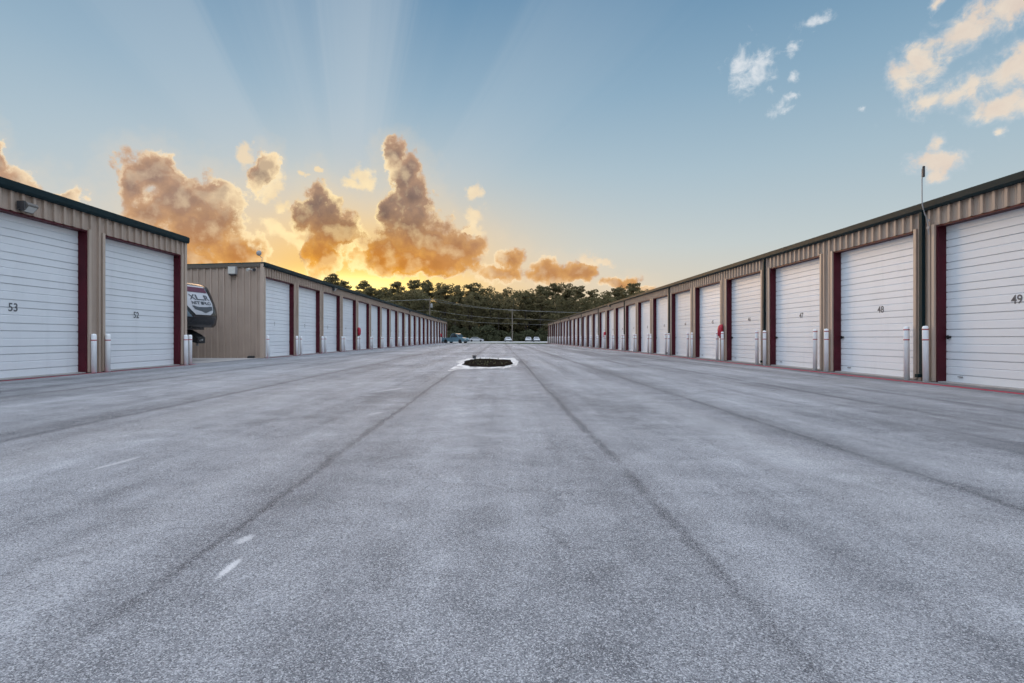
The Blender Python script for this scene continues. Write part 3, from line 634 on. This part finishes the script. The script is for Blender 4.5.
# ---------------------------------------------------------------- fifth-wheel trailer in the gap
def trailer():
    yc, xb, z0, z1 = 22.35, -13.12, 1.56, 3.36
    org = (xb+0.6, yc, gz(-14)+0.016)
    o = thing('fifth_wheel_trailer', org, 'black and white fifth-wheel trailer nose poking out between the left buildings', 'trailer', rz=R(-11))
    WHITE = material('white_gelcoat', (0.48,0.49,0.52), 0.4, spec=0.3, var=0.03); DARKB = material('black_gelcoat', (0.014,0.015,0.018), 0.22)
    BLUE = material('slate_side_panel', (0.11,0.16,0.20), 0.25, var=0.1); CRED = material('dark_red_band', (0.095,0.012,0.030), 0.3); CHAR = material('charcoal_decal', (0.06,0.065,0.075), 0.4)
    ap = [(0,1.02),(0.06,1.16),(0.22,1.24),(0.34,1.22),(0.55,1.08),(0.75,0.88),(0.90,0.70),(0.97,0.56),(1.0,0.40)]
    def a_of(t):
        for (p, u), (q, v) in zip(ap, ap[1:]):
            if t <= q: return u + (v-u)*(t-p)/(q-p)
        return ap[-1][1]
    def S(s, t, off=0.0):                      # point of the rounded nose: s from side to side, t from bottom to top
        th = max(-1, min(1, s))*math.pi/2; n = 2/3.2
        cx = abs(math.cos(th))**n; sy = math.copysign(abs(math.sin(th))**n, th)
        tt = min(1, t); a = a_of(tt)
        return (xb + (a+off)*cx + off*0.3, yc + (1.22+off)*sy, z0 + (z1-z0)*tt + off*0.4)
    def patch(name, mat, s0, s1, t0, t1, off, ns=12, ntt=10, shape=None):
        m = MB(); vs = []
        for j in range(ntt+1):
            for i in range(ns+1):
                u, v = i/ns, j/ntt
                a, b = (s0, s1) if shape is None else shape(v)
                vs.append(S(a+(b-a)*u, t0+(t1-t0)*v, off))
        m.add(vs, [(j*(ns+1)+i, j*(ns+1)+i+1, (j+1)*(ns+1)+i+1, (j+1)*(ns+1)+i) for j in range(ntt) for i in range(ns)], True)
        return m.build(name, mat, o, org)
    m = MB(); rings = [[S(-1+2*i/28, j/16) for i in range(29)] for j in range(17)]
    m.sweep(rings, closed=True, caps=True, smooth=True); m.build('nose_cap', DARKB, o, org)
    m = MB(); sec = [(yc-1.22,z0),(yc+1.22,z0),(yc+1.22,z1-0.06),(yc+1.1,z1),(yc-1.1,z1),(yc-1.22,z1-0.06)]
    m.sweep([[(x, y, z) for y, z in sec] for x in (xb+0.004, xb-2.6)]); m.box(xb-7.6, xb-2.6, yc-1.22, yc+1.22, 0.55, z1+0.12); m.build('body', BLUE, o, org)
    gp = patch('graphic_panel', WHITE, 0, 0, 0.27, 0.93, 0.010, shape=lambda v: (-0.16-0.44*v**0.8, 0.06+0.13*min(1, v*2.5)**0.5))
    patch('side_panel', BLUE, -0.97, 0, 0.22, 0.92, 0.008, shape=lambda v: (-0.985, -0.24-0.42*v**0.8))
    patch('red_band', CRED, 0, 0, 0.78, 0.90, 0.018, shape=lambda v: (-0.53-0.03*v, 0.17))
    for body, size, s_sc, tc_, nm in (('XLR', 0.32, 0.56, 0.655, 'lettering'), ('NITRO', 0.19, 0.56, 0.53, 'small_lettering')):
        tv, tf = text_faces(body, size)
        m = MB(); m.add([S(-0.03+x*s_sc, tc_+y*0.52, 0.020) for x, y, _ in tv], tf); m.build(nm, CHAR, gp, org)
    m = MB(); pts = [(-0.20,0.465),(0.14,0.465),(0.12,0.385),(0.0,0.31),(-0.16,0.385),(-0.02,0.42)]
    m.add([S(s, t, 0.020) for s, t in pts], [(0,5,1),(1,5,2),(2,5,3),(3,5,4),(4,5,0)]); m.build('shield_emblem', CHAR, gp, org)
    m = MB(); m.box(xb-2.5, xb+0.55, yc-0.75, yc+0.75, z0-0.10, z0+0.02); m.build('nose_floor', DARKB, o, org)
    m = MB()                                                   # pin box reaching down and forward
    sec = lambda x, za, zb, w_: [(x, yc-w_, za), (x, yc+w_, za), (x, yc+w_, zb), (x, yc-w_, zb)]
    m.sweep([sec(xb-0.5,1.10,1.48,0.34), sec(xb+0.35,1.12,1.47,0.32), sec(xb+0.80,0.96,1.28,0.26), sec(xb+1.05,0.90,1.15,0.22)]); m.build('pin_box', BLACK, o, org, bevel=0.02)
    m = MB(); m.lathe([(0.0,0.80),(0.05,0.80),(0.05,0.84),(0.035,0.85),(0.035,0.96),(0.0,0.96)], 12, (xb+0.85,yc,0)); m.tube([(xb+1.03,yc-0.1,1.0),(xb+1.18,yc-0.1,1.05)], 0.03, 8); m.build('king_pin', GREY, o, org)
    for s in (-1, 1):
        m = MB(); m.box(xb-2.2, xb-2.05, yc+s*0.9-0.06, yc+s*0.9+0.06, 0.2, 1.5); m.box(xb-2.25, xb-2.0, yc+s*0.9-0.11, yc+s*0.9+0.11, 0.185, 0.2); m.build('landing_leg', DGREY, o, org)
    for x in (xb-5.6, xb-6.6):
        for s in (-1, 1):
            m = MB(); c = (x, yc+s*1.08, 0.55); m.lathe([(0.18,-0.11),(0.34,-0.11),(0.365,-0.06),(0.365,0.06),(0.34,0.11),(0.18,0.11)], 22, c, 'y'); wv = m.build('wheel', TYRE, o, org)
            m = MB(); m.lathe([(0.0,-0.07),(0.19,-0.085),(0.19,0.085),(0.0,0.07)], 16, c, 'y'); m.build('rim', RIM, wv, org)
trailer()

# ---------------------------------------------------------------- vehicles at the far end
def vehicle(name, loc, rz, col, kind, label, cat, group=None):
    o = thing(name, loc, label, cat, group, rz)
    P_ = material(name + '_paint', col, 0.3, coat=0.4)
    if kind == 'pickup':
        L_, Wd, wr, ax = 5.3, 1.90, 0.38, (-1.65, 1.70)
        body = [(-2.65,0.50),(-2.62,1.02),(-0.62,1.06),(-0.60,1.08),(1.05,1.08),(1.25,1.10),(2.45,0.98),(2.62,0.80),(2.65,0.48)]
        cab = [(-0.62,1.04),(-0.52,1.70),(-0.35,1.80),(0.55,1.80),(0.75,1.75),(1.35,1.08)]
    elif kind == 'van':
        L_, Wd, wr, ax = 5.2, 1.95, 0.36, (-1.6, 1.65)
        body = [(-2.6,0.42),(-2.6,1.15),(1.55,1.15),(2.35,1.0),(2.58,0.75),(2.6,0.42)]
        cab = [(-2.58,1.12),(-2.5,2.05),(-2.35,2.15),(0.9,2.15),(1.15,2.05),(1.75,1.12)]
    else:
        L_, Wd, wr, ax = 4.6, 1.80, 0.33, (-1.35, 1.38)
        body = [(-2.3,0.40),(-2.28,0.80),(-2.1,0.92),(-1.4,0.95),(1.0,0.95),(2.0,0.82),(2.25,0.68),(2.3,0.38)]
        cab = [(-1.75,0.93),(-1.05,1.38),(-0.75,1.45),(0.15,1.45),(0.4,1.38),(1.15,0.93)]
    m = MB(); pr = body + [(x, 0.28) for x in (body[-1][0]-0.1, body[0][0]+0.1)]
    m.sweep([[(x*k, y, z) for x, z in pr] for y, k in ((-Wd/2,0.985),(-Wd/2+0.06,1),(Wd/2-0.06,1),(Wd/2,0.985))])
    m.build('body', P_, o, bevel=0.03)
    m = MB(); zb, zt = cab[0][1], max(z for _, z in cab)
    yo = lambda z, s: s*(Wd/2-0.05-0.17*(z-zb)/(zt-zb))
    m.sweep([[(x, yo(z, s), z) for x, z in cab] for s in (-1, 1)]); m.build('cabin', P_, o, bevel=0.03)
    cx = sum(x for x, _ in cab)/len(cab)
    for s in (-1, 1):
        m = MB(); q = [(cx+(x-cx)*0.86, zb+0.06+(z-zb)*0.84) for x, z in cab]
        m.add([(x, yo(z, s)+s*0.012, z) for x, z in q], [tuple(range(len(q)))]); m.build('side_window', GLASS, o)
    (xa, za), (xc, zc) = cab[-2], cab[-1]
    lp = lambda f: (xa+(xc-xa)*f+0.03, za+(zc-za)*f+0.02)
    m = MB(); (x1, z1), (x2, z2) = lp(0.12), lp(0.88)
    m.add([(x1,-Wd/2+0.28,z1),(x1,Wd/2-0.28,z1),(x2,Wd/2-0.18,z2),(x2,-Wd/2+0.18,z2)], [(0,1,2,3)]); m.build('windscreen', GLASS, o)
    (xa, za), (xc, zc) = cab[1], cab[0]
    m = MB(); x1, z1, x2, z2 = xa+(xc-xa)*0.12-0.03, za+(zc-za)*0.12, xa+(xc-xa)*0.7-0.03, za+(zc-za)*0.7
    m.add([(x1,-Wd/2+0.3,z1),(x1,Wd/2-0.3,z1),(x2,Wd/2-0.22,z2),(x2,-Wd/2+0.22,z2)], [(0,3,2,1)]); m.build('rear_window', GLASS, o)
    for x in ax:
        for s in (-1, 1):
            c = (x, s*(Wd/2-0.10), wr); m = MB()
            m.lathe([(wr*0.6,-0.12),(wr*0.94,-0.12),(wr,-0.07),(wr,0.07),(wr*0.94,0.12),(wr*0.6,0.12)], 20, c, 'y'); wv = m.build('wheel', TYRE, o)
            m = MB(); m.lathe([(0.0,-0.10),(wr*0.62,-0.11),(wr*0.62,0.11),(0.0,0.10)], 14, c, 'y'); m.build('rim', RIM, wv)
    xf = body[-2][0]; zf = body[-2][1]
    for s in (-1, 1):
        m = MB(); m.box(xf-0.05, xf+0.04, s*(Wd/2-0.40)-0.17, s*(Wd/2-0.40)+0.17, zf-0.13, zf+0.03); m.build('headlight', LENS, o)
        m = MB(); m.box(body[0][0]-0.02, body[0][0]+0.05, s*(Wd/2-0.15)-0.07, s*(Wd/2-0.15)+0.07, zf-0.05, zf+0.22); m.build('tail_light', STRIPE, o)
    m = MB(); m.box(xf+0.0, xf+0.09, -Wd/2+0.06, Wd/2-0.06, 0.34, 0.50); m.build('bumper', DGREY, o)
vehicle('pickup_truck', (-8.45, 104.6, gz(-8.45)), R(-32), (0.10,0.19,0.24), 'pickup', 'teal blue pickup truck parked at the far end of the left building', 'pickup truck')
vehicle('parked_car', (-7.2, 165, -0.02), R(4), (0.42,0.43,0.46), 'car', 'silver car parked side-on beyond the pickup truck', 'car')
vehicle('parked_car', (2.4, 168, -0.02), R(-84), (0.55,0.56,0.60), 'car', 'white car on the far road, left of the mid-picture utility pole', 'car', 'white cars on the far road')
vehicle('parked_car', (8.7, 168, -0.02), R(-94), (0.52,0.53,0.57), 'car', 'white car on the far road, left one of a pair by the right building', 'car', 'white cars on the far road')
vehicle('parked_car', (11.2, 170, -0.02), R(-88), (0.55,0.56,0.60), 'car', 'white car on the far road, closest to the right building\'s end', 'car', 'white cars on the far road')

# ---------------------------------------------------------------- planting island
ring_o = [(449,372),(462,369.8),(480,369.2),(505,368.8),(517,366),(519,361.5),(514,357.8),(500,358.2),(485,357.8),(470,358.5),(456,362.3),(460,364.5),(452,369)]
dirt = [(462,365.3),(470,367.2),(490,367.6),(505,366.8),(513,364.2),(510,360.2),(490,359.4),(474,359.3),(464,362.0)]
def ragged(pts, k, amp):
    out = []
    for i, (x, y) in enumerate(pts):
        x2, y2 = pts[(i+1) % len(pts)]
        for j in range(k):
            f = j/k; out.append((x+(x2-x)*f + rnd.uniform(-amp,amp), y+(y2-y)*f + rnd.uniform(-amp,amp)*2.0))
    return out
isl = thing('planting_island', (-0.3, 24, 0.05), 'low dark mulch island with a ragged white painted border in mid lot', 'planting island')
ro = ragged([pxg(*p) for p in ring_o], 5, 0.05); n = len(ro)
m = MB(); cx, cy = -0.4, 24.0
m.add([(x, y, gz(x)+0.007) for x, y in ro]+[(cx, cy, gz(cx)+0.007)], [(i, (i+1) % n, n) for i in range(n)]); m.build('painted_border', WHITELINE, isl, (-0.3,24,0.05))
rd = ragged([pxg(*p) for p in dirt], 6, 0.04); n = len(rd); rings = []
cx = sum(p[0] for p in rd)/n; cy = sum(p[1] for p in rd)/n
for k, h in ((1.0,0.002),(0.96,0.012),(0.85,0.02),(0.65,0.025),(0.4,0.03),(0.15,0.03)):
    rings.append([(cx+(x-cx)*k, cy+(y-cy)*k, gz(cx)+0.01+h+(rnd.uniform(-0.01,0.02) if k < 1 else 0)) for x, y in rd])
m = MB(); m.sweep(rings, caps=True); m.build('mulch_bed', MULCH, isl, (-0.3,24,0.05))
m = MB()
for _ in range(70):
    f, k = rnd.uniform(0, n-1), math.sqrt(rnd.random())*0.9
    x, y = rd[int(f)]; x, y = cx+(x-cx)*k, cy+(y-cy)*k; z = gz(cx)+0.05
    a, h, q = rnd.uniform(0, 6.28), rnd.uniform(0.03,0.10), rnd.uniform(0.015,0.04)
    m.add([(x-q*math.cos(a), y-q*math.sin(a), z), (x+q*math.cos(a), y+q*math.sin(a), z), (x+rnd.uniform(-.06,.06), y+rnd.uniform(-.06,.06), z+h)], [(0,1,2)])
tag(m.build('weeds', LEAF2, isl, (-0.3,24,0.05)), kind='stuff')
o = thing('valve_stub', (-1.32, 28.3, gz(-1.3)), 'short dark pipe stub at the back edge of the mulch island', 'pipe stub')
MB().lathe([(0.0,0),(0.09,0),(0.09,0.12),(0.0,0.13)], 12).build('pipe', DGREY, o); MB().lathe([(0.0,0.13),(0.115,0.13),(0.115,0.16),(0.0,0.165)], 12).build('cap', BLACK, o)

# ---------------------------------------------------------------- utility poles and wires
def pole(x, y, h, label, transformer):
    o = thing('utility_pole', (x, y, -0.06), label, 'utility pole', 'utility poles before the wood')
    MB().tube([(0,0,0),(0,0,h)], 0.19, 12, 0.13).build('post', WOOD, o)
    m = MB(); m.box(-1.1, 1.1, -0.19, -0.08, h-0.65, h-0.52); m.build('crossarm', WOOD, o)
    for xx in (-1.0, -0.45, 0.45, 1.0):
        MB().lathe([(0.0,h-0.52),(0.05,h-0.52),(0.06,h-0.42),(0.03,h-0.34),(0.0,h-0.33)], 10, (xx,-0.135,0)).build('insulator', GREY, o)
    if transformer:
        MB().lathe([(0.0,h-2.4),(0.24,h-2.4),(0.26,h-2.3),(0.26,h-1.5),(0.20,h-1.4),(0.0,h-1.38)], 16, (0.42,-0.12,0)).build('transformer', GREY, o)
p1, p2 = (-16.6, 130, 10.7), (3.7, 166, 10.0)
pole(*p1, 'utility pole with a grey transformer behind the far left building', True)
pole(*p2, 'plain utility pole in front of the wood at mid picture', False)
def wire(a, b, sag, label):
    pts = [(a[0]+(b[0]-a[0])*t, a[1]+(b[1]-a[1])*t, a[2]+(b[2]-a[2])*t - sag*4*t*(1-t)) for t in [i/16 for i in range(17)]]
    m = MB(); m.tube(pts, 0.02, 5); tag(m.build('power_line', WIRE), label, 'power line', 'power lines between the utility poles')
for k, (dx_, dz_, w1) in enumerate(((-1.0,-0.35,'outermost on the crossarm ends'),(1.0,-0.35,'on the inner crossarm ends'),(0.0,-2.9,'slung below the transformer'),(0.0,-4.4,'lowest on the posts'))):
    a = (p1[0]+dx_, p1[1]-0.13 if abs(dx_) > 0 else p1[1]-0.17, p1[2]-0.06+dz_); b = (p2[0]+dx_, p2[1]-0.13 if abs(dx_) > 0 else p2[1]-0.17, p2[2]-0.06+dz_)
    wire(a, b, 0.5, 'grey power line between the two poles, %s' % w1)
    wire((-62+dx_, 118, 10.2+dz_), a, 0.8, 'grey power line running left from the transformer pole, %s' % w1)
    wire(b, (52+dx_, 178, 10.6+dz_), 0.8, 'grey power line running right from the plain pole, %s' % w1)

# ---------------------------------------------------------------- trees
def leaf_quads(m, c, r, n, size, rg, squash=1.0):
    for _ in range(n):
        while True:
            p = Vector((rg.uniform(-1,1), rg.uniform(-1,1), rg.uniform(-1,1)))
            if 0.15 < p.length < 1: break
        p = p.normalized()*(p.length**0.5)
        q = Vector((c[0]+p.x*r, c[1]+p.y*r, c[2]+p.z*r*squash))
        u = Vector((rg.gauss(0,1), rg.gauss(0,1), rg.gauss(0,0.7))).normalized(); v = u.orthogonal().normalized()
        v = (v*math.cos(rg.uniform(0,6.28)) + u.cross(v)*math.sin(rg.uniform(0,6.28))).normalized()
        w_ = u.cross(v); s = size*rg.uniform(0.6,1.3)
        m.add([q-v*s*0.6, q+w_*s*0.38, q+v*s*0.6, q-w_*s*0.38], [(0,1,2,3)])
def tree_meshes(kind, seed):
    rg = random.Random(seed); H = 20.0; tr, cr = MB(), MB()
    lean = (rg.uniform(-.5,.5), rg.uniform(-.5,.5))
    if kind == 'pine':
        spine = [(lean[0]*t, lean[1]*t, H*0.97*t) for t in (0, .25, .5, .75, 1)]
        tr.tube(spine, 0.26, 8, 0.05)
        nb = rg.randint(24, 30)
        for k in range(nb):
            f = 0.40 + 0.58*(k/nb)**0.9; a = rg.uniform(0, 6.28); ln = (1.06-f)*rg.uniform(4.0,6.8)+0.5
            b0 = Vector((lean[0]*f, lean[1]*f, H*0.97*f)); b1 = b0 + Vector((math.cos(a)*ln, math.sin(a)*ln, rg.uniform(0.1,1.2)))
            tr.tube([b0, (b0+b1)/2+Vector((0,0,0.2)), b1], 0.07, 5, 0.02)
            for g in (0.55, 0.8, 1.0):
                c = b0+(b1-b0)*g; leaf_quads(cr, c, rg.uniform(0.7,1.25), 42, 0.42, rg, 0.55)
    else:
        th = H*rg.uniform(0.24,0.36); tr.tube([(0,0,0),(lean[0]*.5,lean[1]*.5,th*0.5),(lean[0],lean[1],th)], 0.34, 9, 0.22)
        base = Vector((lean[0], lean[1], th))
        for k in range(rg.randint(11, 14)):
            a = rg.uniform(0, 6.28); up_ = rg.uniform(0.0, 1.0); rad = (1-0.62*up_**1.6)*rg.uniform(2.6,4.6)
            tip = base + Vector((math.cos(a)*rad, math.sin(a)*rad, (H*0.93-th)*up_ - 1.2))
            mid_ = base + (tip-base)*0.5 + Vector((0,0,0.6)); tr.tube([base, mid_, tip], 0.15, 6, 0.04)
            for g in range(rg.randint(4, 6)):
                c = tip + Vector((rg.gauss(0,1.25), rg.gauss(0,1.25), rg.gauss(0,0.95)))
                leaf_quads(cr, c, rg.uniform(0.8,1.6), 62, 0.46, rg, 0.8)
        for g in range(7):
            c = base + Vector((rg.gauss(0,1.6), rg.gauss(0,1.6), rg.uniform(0.5, H*0.5))); leaf_quads(cr, c, 1.6, 60, 0.5, rg, 0.9)
    return tr, cr
protos = []
for k, kind in enumerate(('broad','pine','broad','broad','pine','broad','broad')):
    tr, cr = tree_meshes(kind, 40+k)
    o = thing('pine_tree' if kind == 'pine' else 'tree', (0,0,0), 'x', 'tree', 'trees of the far wood')
    tr.build('trunk', BARK, o); cr.build('crown', LEAF, o); protos.append([o, kind, False])
SKY = [(280,288),(318,286),(325,279),(333,272),(345,280),(375,280),(400,282),(412,277),(430,280),(448,285),(468,284),(490,283),(505,288),(520,284),(535,285),(555,282),(580,286),(600,288),(620,286),(635,284),(650,289),(700,292)]
def skyline(px):
    for (a, u), (b, v) in zip(SKY, SKY[1:]):
        if a <= px <= b: return u+(v-u)*(px-a)/(b-a)
    return 290
rg = random.Random(3)
rows = [('front', 188, 5.0, 5.0, -62, 56, 6.0), ('middle', 203, 5.2, 1.5, -68, 62, 3.0), ('back', 219, 5.6, -1.0, -74, 66, 0.0)]
for rname, Y0, step, low, xa, xb_, jit in rows:
    x = xa; idx = 0
    while x < xb_:
        y = Y0 + rg.uniform(-4, 4); px = VX+F_PX*x/y
        top = skyline(min(699, max(281, px))) + low + rg.uniform(-1.0, 4.0 + jit)
        h = CAM_Z + (VY-top)*y/F_PX
        if rg.random() < 0.12: h *= 0.8
        p = protos[rg.randrange(len(protos))]
        o = copy_tree(p[0]) if p[2] else p[0]; p[2] = True
        s = h/20.0; o.location = (x, y, -0.1); o.rotation_euler = (0, 0, rg.uniform(0, 6.28)); wx_ = s*rg.uniform(1.0,1.4); o.scale = (wx_, wx_, s)
        o['label'] = '%s in the %s row of the far wood, %s from the left' % ('tall straight pine' if p[1] == 'pine' else 'round-crowned leafy tree', rname, ORD[idx])
        idx += 1; x += step*rg.uniform(0.75, 1.25)
for p in protos:
    if not p[2]:
        for ch in list(p[0].children): bpy.data.objects.remove(ch)
        bpy.data.objects.remove(p[0])
def thicket(name, n, xa, xb_, ya, yb, hmax, size, seed, mat, base=0.0):
    rg = random.Random(seed); m = MB()
    hs = [hmax*rg.uniform(0.45,1.0) for _ in range(80)]
    for _ in range(n):
        f = rg.random(); x = xa+(xb_-xa)*f; k = f*78; h = hs[int(k)]*(1-k%1)+hs[int(k)+1]*(k%1)
        leaf_quads(m, (x, rg.uniform(ya, yb), base + h*rg.random()**0.8*0.95), 0.6, 3, size, rg)
    return tag(m.build(name, mat), kind='stuff')
thicket('undergrowth', 9000, -75, 66, 181, 187, 5.5, 0.55, 5, LEAF2)
thicket('distant_woods', 14000, -95, 85, 228, 236, 20.0, 1.25, 6, LEAF)
rg = random.Random(11)
bush = None
for k, (px, w_, h) in enumerate(((451,2.6,3.2),(461,1.8,1.9),(474,2.2,2.0),(489,1.9,2.2),(497,1.6,1.7),(518,2.0,2.4),(536,2.4,2.6),(543,2.2,2.0))):
    if bush is None:
        m = MB(); b_rg = random.Random(2)
        for _ in range(16): leaf_quads(m, (b_rg.gauss(0,.42), b_rg.gauss(0,.42), b_rg.uniform(0.15,0.75)), 0.34, 42, 0.16, b_rg)
        bush = m.build('bush', LEAF2); o = bush
    else: o = bush.copy(); C.objects.link(o)
    y = 181 - rg.uniform(0, 2); o.location = ((px-VX)/F_PX*y, y, -0.06); o.scale = (w_, w_, h); o.rotation_euler = (0, 0, rg.uniform(0,6.28))
    tag(o, 'low green bush on the verge before the wood, %s from the left' % ORD[k], 'bush', 'bushes on the far verge')
